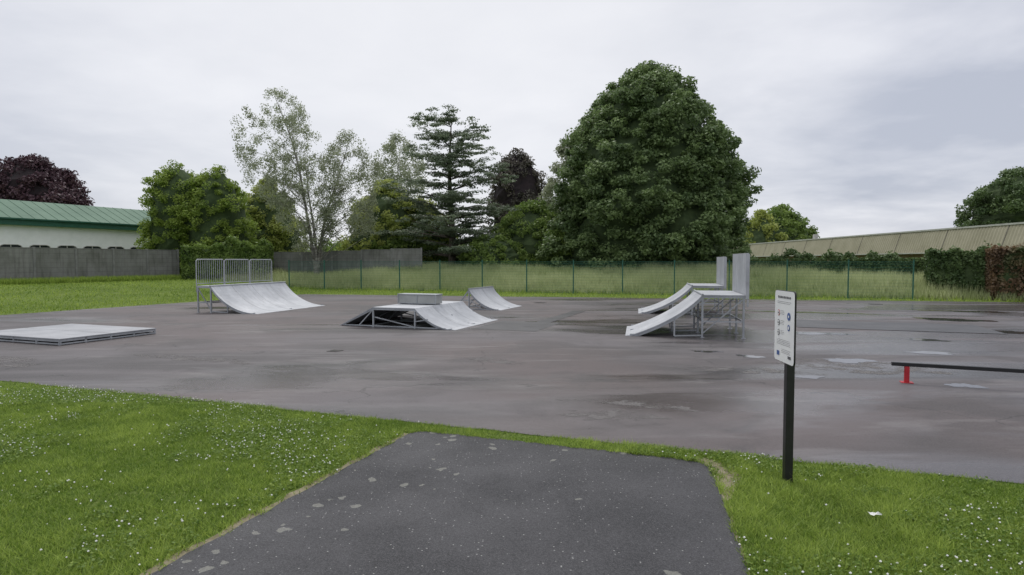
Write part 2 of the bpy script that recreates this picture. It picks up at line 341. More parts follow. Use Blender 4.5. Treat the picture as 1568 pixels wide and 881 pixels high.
npmesh('verge_tufts',blades(P,h,RNG.uniform(.012,.03,len(x)),None,.9),3,np.clip(.5+.45*waves(x*.25,y*.25)+RNG.normal(0,.2,len(x)),0,1),M['blade'],lawn)

NM=190000
x=RNG.uniform(-22,27,NM); o=RNG.uniform(.15,10.5,NM); y=42-.344*(x+8)+o
wv=waves(x*.22,y*.22); h=(.72+.40*wv+RNG.uniform(-.2,.35,len(x)))*np.clip(.35+o*.3,.35,1); P=np.stack([x,y,gz(x,y)],1)
md=empty('meadow_grass'); npmesh('stems',blades(P,np.maximum(h,.15),RNG.uniform(.015,.035,len(x)),None,.45),3,np.clip(.55+.5*wv+RNG.normal(0,.22,len(x)),0,1),M['tall'],md)
x=RNG.uniform(0,1,14000); a=np.array([-33.5,33.5]); b=np.array([-26,49.3]); px=a[0]+(b[0]-a[0])*x+RNG.uniform(.1,1.3,14000); py=a[1]+(b[1]-a[1])*x
P=np.stack([px,py,gz(px,py)],1); npmesh('wall_foot_stems',blades(P,RNG.uniform(.15,.5,14000),RNG.uniform(.012,.03,14000),None,.5),3,RNG.uniform(.2,.8,14000),M['blade'],md)

# ------------------------------------------------------------ vegetation
def leafset(cent,rad,m,size,flat,outb=.5,upb=.3,ctint=None,power=.42):
    n=len(cent); idx=np.repeat(np.arange(n),m); d=unit(RNG.normal(size=(n*m,3))); u=RNG.uniform(0,1,(n*m,1))**power
    P=cent[idx]+d*u*rad[idx][:,None]*np.array([1,1,flat]); N=unit(d*outb+RNG.normal(size=d.shape)*.55+np.array([0,0,upb]))
    t=(ctint[idx] if ctint is not None else .5)+RNG.normal(0,.13,n*m)
    return quads(P,N,size),t
def tree(name,x,y,lobes,cl_r,m,leaf,mat,tr=.3,flat=.75,bark='bark',limbs=40,inner=.25,upb=.3,trunk_top=.75,power=.42,core=None,jit=(.84,1.06),limbk=.42):
    z0=float(gz(x,y)); e=empty(name,(x,y,z0)); wood=MB(); Q=[];T=[]; cm=MB()
    for (dx,dy,prof,ncl) in lobes:
        zs=np.array([p[0] for p in prof]); rs=np.array([p[1] for p in prof]); zt=zs[-1]
        ph=random.uniform(0,6); c=[]
        while len(c)<ncl:
            z=random.uniform(zs[0],zs[-1]); r=float(np.interp(z,zs,rs))
            if random.random()>(r+.4)/(rs.max()+.4): continue
            a=random.uniform(0,2*math.pi); lump=1+.07*math.sin(3*a+z*.7+ph)+.05*math.sin(5*a-z*1.3)
            rr=max(0,r*lump-cl_r*.55)*(random.uniform(0,1)**.5 if random.random()<inner else random.uniform(*jit))
            c.append((dx+rr*math.cos(a),dy+rr*math.sin(a),min(z,zt-cl_r*.3)))
        c=np.array(c); R=cl_r*RNG.uniform(.65,1.25,len(c)); ct=RNG.uniform(.12,.85,len(c))
        q,t=leafset(c,R,m,leaf,flat,upb=upb,ctint=ct,power=power); Q.append(q);T.append(t)
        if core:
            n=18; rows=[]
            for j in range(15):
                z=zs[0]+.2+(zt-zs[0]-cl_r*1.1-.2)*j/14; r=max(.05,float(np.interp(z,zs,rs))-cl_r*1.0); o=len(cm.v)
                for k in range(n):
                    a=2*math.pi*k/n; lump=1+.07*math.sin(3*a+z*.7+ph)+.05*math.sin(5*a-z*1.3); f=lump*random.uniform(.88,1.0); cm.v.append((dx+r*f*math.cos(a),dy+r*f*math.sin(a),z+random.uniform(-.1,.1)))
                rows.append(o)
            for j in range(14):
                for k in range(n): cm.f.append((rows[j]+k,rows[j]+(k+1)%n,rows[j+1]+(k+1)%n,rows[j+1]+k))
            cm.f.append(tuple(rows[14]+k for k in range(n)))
        top=Vector((dx,dy,zs[0]+(zt-zs[0])*trunk_top)); n=8; pts=[];rad=[]
        for i in range(n+1):
            s=i/n; pz=-.1+(top.z+.1)*s
            p=Vector((dx*s**1.5+math.sin(s*7+dx)*.02*top.z*s,dy*s**1.5+math.cos(s*6)*.015*top.z*s,pz)); pts.append(p); rad.append(tr*(1-.88*s)*(1.25 if i==0 else 1))
        wood.tube(pts,rad)
        for ci in RNG.permutation(len(c))[:limbs]:
            tgt=Vector(c[ci]); s=min(.95,max(.12,(tgt.z-random.uniform(1.0,2.6))/top.z)); f=s*n; i0=min(int(f),n-1); st=pts[i0].lerp(pts[i0+1],f-i0)
            r0=max(.014,tr*(1-.88*s)*limbk); mid=st.lerp(tgt,.5)+Vector((random.uniform(-.3,.3),random.uniform(-.3,.3),random.uniform(-.1,.5)))
            wood.tube([st,st.lerp(mid,.5),mid,mid.lerp(tgt,.6),tgt],[r0,r0*.8,r0*.6,r0*.4,r0*.15],5)
    wood.obj('trunk_and_limbs',M[bark],e,True)
    if core: cm.obj('inner_crown',M[core],e)  # opaque core closing leaf gaps, coloured dark like a shaded interior
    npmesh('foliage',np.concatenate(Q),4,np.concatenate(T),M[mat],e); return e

tree('lime_tree',11.2,51.5,[(0,0,[(.2,7.0),(2.2,7.5),(4.9,7.6),(8.0,7.0),(11.0,5.9),(13.6,4.6),(15.6,3.2),(16.7,1.5),(17.1,.5)],1300)],.70,140,.13,'lime',.5,.62,limbs=20,inner=.04,upb=.65,core='core',jit=(.86,1.12))
tree('hornbeam_tree',-27.6,55,[(-2.1,.3,[(.0,2.2),(3,2.8),(6.0,2.9),(8.4,2.2),(10.1,.5)],230),(1.7,0,[(.0,2.6),(3,2.9),(6,2.8),(8.2,1.9),(9.7,.5)],230),(-.2,.6,[(.0,2.6),(3,2.9),(6,2.7),(8.2,1.8),(9.2,.5)],140)],.52,110,.095,'horn',.3,.75,limbs=8,inner=.05,upb=.5,core='core',jit=(.88,1.12))
tree('hornbeam_tree',-24.4,62,[(0,0,[(.0,3.4),(4,3.7),(6.6,2.8),(9.3,.5)],240)],.65,110,.12,'yel',.25,.75,limbs=8,inner=.05,upb=.5,core='core',jit=(.86,1.1))
tree('birch_tree',-15.1,48,[(-2.9,0,[(6,1.2),(8,2.6),(11,3.2),(13.2,2.7),(14.9,.6)],210),(2.4,.5,[(3.6,1.8),(7,2.5),(9.6,2.4),(11.6,.5)],200),(-.6,-.3,[(2.6,1.2),(5,2.5),(8,2.9),(10,1.8)],140)],.50,80,.065,'birch',.15,1.1,'birchbark',limbs=50,inner=.5,power=.6,trunk_top=.95,limbk=.28)
tree('maple_tree',-11.6,58,[(0,0,[(0,3.8),(3,4.1),(6.2,3.1),(8.6,.6)],280),(3.3,0,[(0,3),(3.4,3.2),(5.6,1.8),(7.0,.5)],150)],.62,110,.12,'yel',.3,.75,limbs=12,inner=.1,core='core',jit=(.82,1.14))
tree('birch_tree',-14.2,78,[(0,0,[(7,3.2),(12,3.8),(15,2.8),(17.4,.4)],240)],.7,60,.11,'birch',.2,1.1,'birchbark',limbs=30,inner=.5,power=.6,limbk=.3)
def cedar(name,x,y,H,scale):
    e=empty(name,(x,y,float(gz(x,y)))); w=MB(); n=10; pts=[Vector((math.sin(i*.7)*.12,math.cos(i*.9)*.1,(H-.8)*i/n)) for i in range(n+1)]; w.tube(pts,[.38*(1-.9*i/n) for i in range(n+1)])
    C_=[];R_=[]
    z=2.0
    while z<H-.2:
        s=z/H; L=np.interp(s,[0.1,.3,.42,.55,.7,.85,.95,1],[6.8,7.6,6.6,5.2,5.0,4.8,3.6,1.8])*scale
        for k in range(random.choice([6,6,7,8])):
            a=random.uniform(0,2*math.pi); l=L*random.uniform(.40,1.12); rise=random.uniform(-.06,.16)
            tip=Vector((math.cos(a)*l,math.sin(a)*l,min(z+l*rise,H-.1)))
            st=Vector((0,0,min(z-.4,H-1))); r0=.08*(1-s)+.025; md=st.lerp(tip,.5)+Vector((0,0,.3)); w.tube([st,md,tip],[r0,r0*.6,r0*.15],5)
            for j in range(int(3+l*2.6)):
                f=random.uniform(.25,1.05); sp=.35+.9*f; p=st.lerp(tip,f)+Vector((random.uniform(-sp,sp),random.uniform(-sp,sp),.22+random.uniform(-.2,.12)-.25*max(0,f-.8))); C_.append(p); R_.append(random.uniform(.4,.85)*(1.1-.25*s))
        z+=random.uniform(.7,1.0)
    C_=np.array([tuple(p) for p in C_]); R_=np.array(R_)
    q,t=leafset(C_,R_,62,.085,.24,upb=.8,ctint=RNG.uniform(.15,.85,len(C_)),power=.6)
    w.obj('trunk_and_limbs',M['bark'],e,True); npmesh('foliage',q,4,t,M['cedar'],e)
cedar('cedar_tree',-5.3,54,14.0,.84)
tree('copper_beech_tree',-70.5,92,[(0,0,[(4,6),(9,7.6),(12,6.6),(15,4.2),(16.6,1)],380)],1.25,100,.22,'copper',.5,.7,limbs=6,inner=.05,core='coredark')
tree('plum_tree',.6,76,[(0,0,[(4,3.2),(9,3.8),(12.4,3.0),(15.0,.5)],220)],.7,80,.14,'brownt',.25,.8,limbs=10,core='coredark',jit=(.8,1.12))
tree('poplar_tree',5.4,60,[(0,0,[(3,2.4),(8,2.6),(10.5,1.9),(13,.4)],170)],.6,80,.11,'birch',.2,1,limbs=20,power=.6)
tree('hazel_bush',1.8,56,[(0,0,[(.0,3.8),(2.5,4.1),(4.4,3.3),(6.6,.8)],260)],.62,110,.11,'bush',.15,.7,limbs=10,inner=.05,core='core')
tree('hazel_bush',-1.6,52,[(0,0,[(.0,2.6),(1.6,2.8),(2.6,2),(3.4,.5)],150)],.5,110,.09,'bush',.12,.7,limbs=8,inner=.05,core='core')
tree('hazel_bush',-9.8,57,[(0,0,[(.0,3.4),(2.4,3.6),(3.8,2.4),(5.2,.5)],180)],.6,110,.11,'bush',.12,.7,limbs=8,inner=.05,core='core')
tree('elder_bush',4.6,52,[(0,0,[(.0,2.4),(2,2.6),(3.6,1.9),(5.2,.5)],150)],.55,110,.10,'bush',.12,.7,limbs=8,inner=.05,core='core')
tree('ash_tree',46.5,108,[(0,0,[(1,6),(5,6.6),(9,4.6),(11.4,1)],230)],1.15,90,.22,'bush',.35,.75,limbs=8,core='core')
tree('ash_tree',40,100,[(0,0,[(1,3.6),(5,3.8),(8,2.4),(10,.6)],130)],1.0,80,.2,'yel',.3,.8,limbs=8,core='core')
tree('oak_tree',67.5,82,[(0,0,[(3,5),(7,7),(11,6),(13.0,3),(13.8,1)],330)],1.05,110,.18,'darkg',.5,.65,limbs=12,core='core',jit=(.84,1.12))
e=empty('distant_trees',(0,0,0)); c=[]
for i in range(520):
    x=random.uniform(-75,95); top=6.5+2*math.sin(x*.21)+1.4*math.sin(x*.57+1)
    c.append((x,112+random.uniform(-3,3)+abs(x)*.05,random.uniform(.5,top if x<35 else top-3.5)))
c=np.array(c); q,t=leafset(c,RNG.uniform(1.2,2.2,len(c)),110,.34,.8,ctint=RNG.uniform(.1,.7,len(c))); npmesh('foliage',q,4,t,M['bush'],e)

def hedge(name,p,q_,depth,h,mat,leaf=.085,dens=520,top=.12,cmat='core'):
    p=Vector(p);q_=Vector(q_); L=(q_-p).length; ang=math.atan2(q_.y-p.y,q_.x-p.x); z0=float(min(gz(p.x,p.y),gz(q_.x,q_.y))); e=empty(name,(p.x,p.y,z0),ang)
    b=MB(); b.box((.15,.18,0),(L-.15,depth-.18,h-.22)); b.obj('inner_shade_core',M[cmat],e)  # solid box filling the hedge, its dark colour stands for inner shade
    n=int(dens*(L*h*2+L*depth+depth*h*2)); u=RNG.uniform(0,1,n); x=RNG.uniform(0,L,n); y=RNG.uniform(0,depth,n); z=RNG.uniform(0,h,n)
    bump=.12*np.sin(x*2.1)+.10*np.sin(x*5.3+1)+.06*np.sin(x*11+z*3)+.2*vnoise(x*.7,x*0+3)
    side=RNG.choice(5,n,p=np.array([.36,.2,.3,.07,.07])); jit=np.abs(RNG.normal(0,.09,n))
    N=np.zeros((n,3)); 
    k=side==0; y[k]=jit[k]-bump[k]*.6+.05*np.sin(z[k]*6); N[k,1]=-1
    k=side==1; y[k]=depth-jit[k]; N[k,1]=1
    k=side==2; z[k]=h-jit[k]+bump[k]*top/.12+RNG.exponential(.06,k.sum()); N[k,2]=1
    k=side==3; x[k]=jit[k]; N[k,0]=-1
    k=side==4; x[k]=L-jit[k]; N[k,0]=1
    P=np.stack([x,y,np.maximum(z,.03)],1); N=unit(N*.7+RNG.normal(size=(n,3))*.6)
    t=.45+.35*vnoise(x*1.6,z*1.6+y)+RNG.normal(0,.18,n)
    npmesh('foliage',quads(P,N,leaf),4,t,M[mat],e); return e
hedge('boundary_hedge',(15.4,43.4),(24.6,36.0),1.4,1.75,'darkg',.09,300,top=.2)
hedge('laurel_hedge',(22.3,33.2),(25.2,31.9),1.3,2.5,'darkg',.09,300,top=.2)
hedge('photinia_hedge',(24.2,31.2),(42,24.6),1.5,2.62,'photinia',.085,300)
hedge('ivy_hedge',(-25.4,47.6),(-18.8,47.9),1.2,2.75,'bush',.09,300,top=.25)
hedge('bramble_hedge',(-6.5,55.5),(4,52.0),1.5,1.7,'bush',.10,200,top=.3)

# ------------------------------------------------------------ fences
F0=Vector((-16.1,42-.344*(-16.1+8))); fa=math.atan2(-.344,1); fe=empty('wire_mesh_fence',(F0.x,F0.y,0),fa)
mp=MB(); mw=MB()
for i in range(14):
    mp.box((i*3-.03,-.03,0),(i*3+.03,.03,2.05)); mp.box((i*3-.04,-.04,2.05),(i*3+.04,.04,2.075))
    if i<13:
        mw.add([(i*3+.03,.0,.04),(i*3+2.97,0,.04),(i*3+2.97,0,1.98),(i*3+.03,0,1.98)],[(0,1,2,3)])
        for z in (.06,1.96): mp.beam((i*3+.03,-.012,z),(i*3+2.97,-.012,z),.02,.02)
mp.obj('posts_and_rails',M['gpost'],fe); mw.obj('wire_panels',M['wire'],fe)

def slabfence(name,p,q_,h,step=2.5):
    p=Vector(p);q_=Vector(q_); L=(q_-p).length; ang=math.atan2(q_.y-p.y,q_.x-p.x); e=empty(name,(p.x,p.y,0),ang); n=max(1,round(L/step)); s=L/n
    a=MB(); b=MB()
    for i in range(n+1):
        w=p.lerp(q_,i/n); z=float(gz(w.x,w.y)); a.box((i*s-.07,-.07,z-.2),(i*s+.07,.07,z+h+.05))
        if i<n:
            w2=p.lerp(q_,(i+1)/n); z2=float(gz(w2.x,w2.y)); zz=(z+z2)/2
            b.box((i*s+.07,-.03,zz-.25),(i*s+s-.07,.03,zz+h-.03)); a.box((i*s+.07,-.045,zz+h-.03),(i*s+s-.07,.045,zz+h+.01))
    a.obj('posts_and_caps',M['conc'],e); b.obj('panels',M['wood'],e)
slabfence('concrete_panel_fence',(-38.5,24),(-26.6,49.4),2.32)
slabfence('concrete_panel_fence',(-26.5,50),(-7.3,50),2.3)

# ------------------------------------------------------------ buildings
o=Vector((-49.6,31.8)); ang=math.atan2(.909,.417); e=empty('white_hall_building',(o.x,o.y,.0),ang)
L=41
w=MB(); w.box((0,.0,0),(L,14,4.95)); w.obj('walls',M['wall'],e)
f=MB(); f.box((-.4,-.45,4.95),(L+.4,14.4,5.45)); f.obj('fascia',M['gfas'],e)
r=MB(); r.add([(-.4,-.5,5.452),(L+.4,-.5,5.452),(L+.4,3.6,7.3),(-.4,3.6,7.3),(-.4,14.4,7.32),(L+.4,14.4,7.32),(-.4,14.4,5.452),(L+.4,14.4,5.452)],[(0,1,2,3),(3,2,5,4),(0,3,4,6),(1,7,5,2),(4,5,7,6)])
r.obj('roof',M['groof'],e)
s=MB(); k=0
while k<L: s.beam((k,-.5,5.465),(k,3.6,7.313),.03,.03); k+=.9
s.obj('roof_seams',M['groof'],e)
s=MB(); s.box((-.4,-.62,5.40),(L+.4,-.46,5.52)); s.obj('gutter',M['gfas'],e)
g1=MB(); fr=MB(); x=.6
while x<L-2:
    pts=[(x,1.2),(x+1.7,1.2),(x+1.7,3.1),(x+1.57,3.28),(x+1.35,3.36),(x+.35,3.36),(x+.13,3.28),(x,3.1)]
    g1.add([(a,-.02,b) for a,b in pts],[tuple(range(8))])
    for i in range(8): a,b=pts[i],pts[(i+1)%8]; fr.beam((a[0],-.04,a[1]),(b[0],-.04,b[1]),.06,.05)
    fr.beam((x+.85,-.04,1.2),(x+.85,-.04,3.36),.04,.04)
    x+=2.15
g1.obj('windows',M['glass'],e); fr.obj('window_frames',M['trim'],e)
e=empty('tan_clad_hall_building',(31.4,14,0),math.radians(88.2))
L=84
w=MB(); w.box((0,-22,0),(L,-.5,2.75)); w.obj('walls',M['brick'],e)
cl=MB(); n=int(L/.15)
for i in range(n+1):
    x=i*.15; off=.045 if (i//1)%2 else 0
    cl.v+= [(x,off,2.68),(x,-.55+off,4.38)]
cl.f=[(2*i,2*i+2,2*i+3,2*i+1) for i in range(n)]; cl.obj('cladding',M['tan'],e)
sj=MB()
x=3.
while x<L: sj.beam((x,.055,2.69),(x,-.50,4.37),.04,.02); x+=6
sj.obj('cladding_joints',M['groof2'],e)
tr=MB(); tr.box((-.1,-.72,4.38),(L+.1,-.46,4.50)); tr.box((-.1,-.02,2.58),(L+.1,.10,2.68)); tr.obj('trim',M['trim'],e)
rf=MB(); rf.add([(0,-.72,4.45),(L,-.72,4.45),(L,-6,4.9),(0,-6,4.9),(L,-22,4.4),(0,-22,4.4)],[(0,1,2,3),(3,2,4,5)]); rf.obj('roof',M['groof2'],e)
vt=MB(); vt.box((24.9,-1.9,4.5),(25.6,-1.2,5.0)); vt.box((58,-2.2,4.55),(58.5,-1.8,5.1))
vt.obj('roof_vents',M['trim'],e)

# ------------------------------------------------------------ ramps
def arc(run,h,k=.6,n=16):
    R=(run*run+h*h)/(2*h); out=[]
    for i in range(n+1):
        x=run*i/n; out.append((x,k*(R-math.sqrt(max(0,R*R-x*x)))+(1-k)*h*x/run))
    return out
def sheet(prof,w,th=.025,y0=0):
    m=MB(); n=len(prof)
    for x,z in prof: m.v+= [(x,y0,z),(x,y0+w,z),(x,y0,z-th),(x,y0+w,z-th)]
    for i in range(n-1):
        a=4*i;b=4*i+4; m.f+= [(a,b,b+1,a+1),(a+2,a+3,b+3,b+2),(a,a+2,b+2,b),(a+1,b+1,b+3,a+3)]
    m.f+= [(0,1,3,2),(4*n-4,4*n-2,4*n-1,4*n-3)]; return m
def seams(prof,w,fr,parent):
    m=MB()
    for f in fr:
        y=w*f
        for (x0,z0),(x1,z1) in zip(prof[:-1],prof[1:]): m.add([(x0,y-.006,z0+.003),(x1,y-.006,z1+.003),(x1,y+.006,z1+.003),(x0,y+.006,z0+.003)],[(0,1,2,3)])
    m.obj('sheet_joints',M['dark'],parent)
def quarter(name,loc,rot,run,h,deck,W,guard,k=.6,npan=3):
    e=empty(name,(*loc,.006),rot); pr=[(-.12,.008)]+[(x,z+.02) for x,z in arc(run,h-.02,k)]
    s=sheet(pr,W); s.obj('riding_surface',M['galv'],e)
    seams(pr,W,(.25,.5,.75) if W>3 else (.5,),e)
    d=MB(); d.box((run+.03,0,h-.03),(run+deck,W,h)); d.obj('deck',M['galv'],e)
    t=MB(); T=.05
    t.tube([(run,-.02,h),(run,W+.02,h)],[.03,.03],8)
    ap=arc(run,h-.02,k,8)
    for y in (.03,W/2,W-.03):
        for i in range(8): t.beam((ap[i][0],y,ap[i][1]-.045 if i else 0.02),(ap[i+1][0],y,ap[i+1][1]-.045),.04,.07)
        for x in (run,run+deck-.03): t.beam((x,y,0),(x,y,h-.032),T); 
        t.beam((run,y,h-.06),(run+deck,y,h-.06),.04,.055); t.beam((run+.03,y,.38*h),(run+deck-.05,y,.38*h),.035)
        t.beam((run+.02,y,.12),(run+deck-.04,y,h-.1),.03); t.beam((run*.62,y,0.02),(run*.62,y,np.interp(run*.62,[a for a,b in ap],[b for a,b in ap])-.06),.04)
        t.beam((run*.62,y,.03),(run,y,.06),.035)
        for x in (run,run+deck-.03): t.box((x-.06,y-.05,0),(x+.06,y+.05,.012))
    for x in (run,run+deck-.03): t.beam((x,.03,.38*h),(x,W-.03,.38*h),.035); t.beam((x,.05,h-.06),(x,W-.05,h-.06),.04)
    for i in (2,4,6): t.beam((ap[i][0],.05,ap[i][1]-.05),(ap[i][0],W-.05,ap[i][1]-.05),.03)
    t.obj('frame',M['steel'],e)
    gd=MB(); xb=run+deck+.03
    if guard=='bars':
        pw=W/npan
        for i in range(npan):
            a=i*pw+.03;b=(i+1)*pw-.03; top=h+1.02
            gd.tube([(xb,a,h-.25),(xb,a,top-.06),(xb,a+.06,top),(xb,b-.06,top),(xb,b,top-.06),(xb,b,h-.25)],[.021]*6,6)
            gd.beam((xb,a,h+.08),(xb,b,h+.08),.03)
            q=int((b-a)/.11)
            for j in range(1,q): y=a+(b-a)*j/q; gd.beam((xb,y,h+.08),(xb,y,top),.014)
        gd.obj('guard_rail',M['steel'],e)
    else:
        gd.box((xb-.004,.0,h-.02),(xb+.004,W,h+1.06)); 
        for y in (.0,W/2,W): gd.beam((xb+.03,y,h-.3),(xb+.03,y,h+1.06),.04)
        gd.beam((xb+.02,0,h+1.07),(xb+.02,W,h+1.07),.05,.02); gd.beam((xb+.03,0,h+.5),(xb+.03,W,h+.5),.03)
        gd.box((xb-.03,-.03,h-.1),(xb+.06,.0,h+1.06))
        gd.obj('guard_panel',M['galv'],e)
    return e
r0=math.radians(180-14.7); W=4.7
quarter('quarter_pipe_ramp',(-9.68+.254*W,23.25+.967*W),r0,1.95,1.04,.62,W,'bars',.95)
rr=math.radians(-11.5)
quarter('quarter_pipe_ramp',(3.14,16.45),rr,1.85,1.12,1.05,2.45,'sheet',.45)
quarter('quarter_pipe_ramp',(4.92,23.5),rr,1.85,1.08,1.12,2.45,'sheet',.55)

e=empty('funbox_ramp',(-5.3,19.15,.006),math.radians(-20.2)); W=3.4; h=.6; x1,x2,x3=1.15,2.58,3.78
sheet([(-.05,.01),(0,.03),(x1,h)],W).obj('left_slope',M['galv'],e)
sheet([(x1+.004,h),(x2,h)],W).obj('deck',M['galv'],e)
pr=[(x3-x,z) for x,z in arc(x3-x2,h,.75,12)][::-1]; pr=[(x2+.004,h)]+pr[1:-1]+[(x3,.02),(x3+.12,.006)]
sheet(pr,W).obj('right_slope',M['galv'],e); seams(pr,W,(.333,.667),e)
t=MB()
for y in (.03,W/2,W-.03):
    t.beam((.05,y,.03),(x1,y,h-.055),.04,.05); t.beam((x1,y,h-.055),(x2,y,h-.055),.04,.055)
    for x in (x1,x2): t.beam((x,y,0),(x,y,h-.03),.045)
    t.beam((x1*.0+.1,y,.03),(x3-.2,y,.03),.035)
    t.beam((x1,y,h-.07),(x1-.5,y,.04),.03); t.beam((x2,y,.04),(x1+.05,y,.30),.0301); t.beam((x2,y,.2),(x2+.42,y,.28),.03)
    q=[(x3-x,z) for x,z in arc(x3-x2,h,.75,6)]
    for i in range(6): t.beam((q[i][0],y,max(.02,q[i][1]-.05)),(q[i+1][0],y,q[i+1][1]-.05),.035,.05)
for x in (x1,x2): t.beam((x,.05,h-.08),(x,W-.05,h-.08),.035); t.beam((x,.05,.05),(x,W-.05,.05),.03)
t.obj('frame',M['steel'],e)
bx=MB(); bx.box((x1+.02,1.45,h+.03),(x2-.04,1.9,h+.31)); bx.obj('grind_box_sides',noisy('pale_sheet',(.30,.31,.30),(.38,.39,.38),2,.5),e,bevel=.01)
bt=MB(); bt.box((x1+.0,1.43,h+.312),(x2-.02,1.92,h+.335)); 
for x in (x1+.1,(x1+x2)/2,x2-.12): bt.box((x-.03,1.5,h+.001),(x+.03,1.85,h+.03))
for z in (h+.04,): bt.beam((x1+.02,1.44,z),(x2-.04,1.44,z),.025)
for x in (x1+.03,(x1+x2)/2,x2-.05): bt.beam((x,1.44,z),(x,1.44,h+.31),.025)
bt.obj('grind_box_top',M['steel'],e)

e=empty('launch_ramp',(-.56,25.0,.006),math.radians(180-20.2)); W=-2.65; h=.85; run=1.3
ap=arc(run,h-.02,.8,14); pr=[(-.1,.008)]+[(x,z+.02) for x,z in ap]; s=sheet(pr,W); s.obj('riding_surface',M['galv'],e); seams(pr,W,(.5,),e)
t=MB()
for y in (-.03,W/2,W+.03):
    q=arc(run,h-.02,.8,6)
    for i in range(6): t.beam((q[i][0],y,max(.02,q[i][1]-.05)),(q[i+1][0],y,q[i+1][1]-.05),.035,.06)
    t.beam((run,y,0),(run,y,h-.02),.05); t.beam((run+.0,y,h-.05),(run+.62,y,.02),.05); t.beam((.1,y,.03),(run+.6,y,.03),.04); t.beam((run*.55,y,.03),(run,y,h*.5),.03); t.beam((run,y,h*.45),(run+.3,y,h*.45),.035)
t.beam((run,0,h),(run,W,h),.05); t.beam((run+.6,0,.03),(run+.6,W,.03),.04); t.beam((run,0,h*.45),(run,W,h*.45),.03)
t.obj('frame',M['steel'],e)

e=empty('manual_pad',(-10.67,14.55,.006),math.radians(180-21)); W=-2.55; L=3.4; h=.16
d=MB(); d.box((0,W,h-.025),(L,0,h)); d.obj('deck',galv('worn_galvanised_sheet',(.28,.29,.31),(.38,.39,.41),.6,.1),e,bevel=.004); seams([(0,h),(L,h)],W,(.5,),e)
t=MB()
for y in (-.03,W/2,W+.03):
    t.beam((0,y,h-.055),(L,y,h-.055),.04,.05); t.beam((0,y,.03),(L,y,.03),.035)
    for x in (.03,.85,1.7,2.55,L-.03): t.beam((x,y,0),(x,y,h-.03),.045)
for x in (.03,1.7,L-.03): t.beam((x,0,h-.055),(x,W,h-.055),.04,.05); t.beam((x,0,.03),(x,W,.03),.035)
for y in (W*.25,W*.75): t.beam((.03,y,0),(.03,y,h-.03),.04)
t.obj('frame',M['steel'],e)

e=empty('grind_rail',(6.28,10.2,.006),math.radians(-23.5)); L=4.6
r=MB(); r.box((0,-.035,.27),(L,.035,.33)); r.obj('rail',M['black'],e,bevel=.006)
p=MB()
for x in (.22,L/2+.1,L-.25): p.box((x-.035,-.035,.012),(x+.035,.035,.268)); p.box((x-.09,-.08,0),(x+.09,.08,.012))
p.obj('posts',M['red'],e,bevel=.004)

# ------------------------------------------------------------ sign
e=empty('information_sign',(2.50,5.55,0),math.radians(90-3.4))
p=MB(); p.box((-.035,-.035,-.1),(.035,.035,1.70)); p.obj('post',M['black'],e,bevel=.004)
b=MB(); pw,z0,z1=.235,1.085,1.735
def rrect(y,g,r=.035):
    out=[]
    for cx,cz,a0 in ((pw-g-r,z1-g-r,0),(-pw+g+r,z1-g-r,90),(-pw+g+r,z0+g+r,180),(pw-g-r,z0+g+r,270)):
        for k in range(5): a=math.radians(a0+k*22.5); out.append((cx+r*math.cos(a),y,cz+r*math.sin(a)))
    return out
a=rrect(.040,0); c=rrect(.052,0); n=len(a); b.add(a+c,[tuple(range(n)),tuple(range(n,2*n))[::-1]]+[(i,(i+1)%n,(i+1)%n+n,i+n) for i in range(n)]); b.obj('panel_back',M['black'],e)
w=MB(); a=rrect(.0545,.004); w.add(a,[tuple(range(n))[::-1]]); w.obj('panel_face',M['white'],e)
ink=MB(); bl=MB(); rd=MB()
def q(mb,x0,x1,za,zb,y=.0575): mb.add([(x0,y,za),(x1,y,za),(x1,y,zb),(x0,y,zb)],[(0,3,2,1)])
x=.15
for wd in (.026,.018,.024,.02,.026,.02,.026,.02,.022):
    q(ink,x-wd,x,1.665,1.685); x-=wd+.012
def text(x0,x1,zt,rows,dz=.014,th=.0035):
    for i in range(rows):
        x=x1
        while x>x0+.02:
            wd=random.uniform(.010,.028); wd=min(wd,x-x0); q(ink,x-wd,x,zt-i*dz-th,zt-i*dz); x-=wd+.008
def disc(mb,cx,cz,r,y=.0575):
    mb.add([(cx+r*math.cos(t*math.pi/10),y,cz+r*math.sin(t*math.pi/10)) for t in range(20)],[tuple(range(20))[::-1]])
text(-.16,.16,1.635,2)
wh=MB()
for i,cz in enumerate((1.53,1.44,1.35)):
    disc(rd if i==0 else ink,.13,cz,.028); disc(wh,.13,cz,.022,.0590); q(ink,.120,.140,cz-.007,cz+.007,.0605)
    text(-.01,.08,cz+.022,3)
disc(bl,-.11,1.51,.036); disc(wh,-.11,1.51,.012,.0590); disc(bl,-.11,1.41,.028); disc(wh,-.11,1.41,.016,.0590)
text(-.16,.16,1.29,4); text(-.16,.05,1.205,3); q(bl,.10,.16,1.14,1.18); q(ink,-.17,-.10,1.135,1.16)
ink.obj('printed_text',M['ink'],e); bl.obj('blue_pictograms',M['blue'],e); rd.obj('red_pictograms',M['signred'],e); wh.obj('pictogram_centres',M['white'],e)

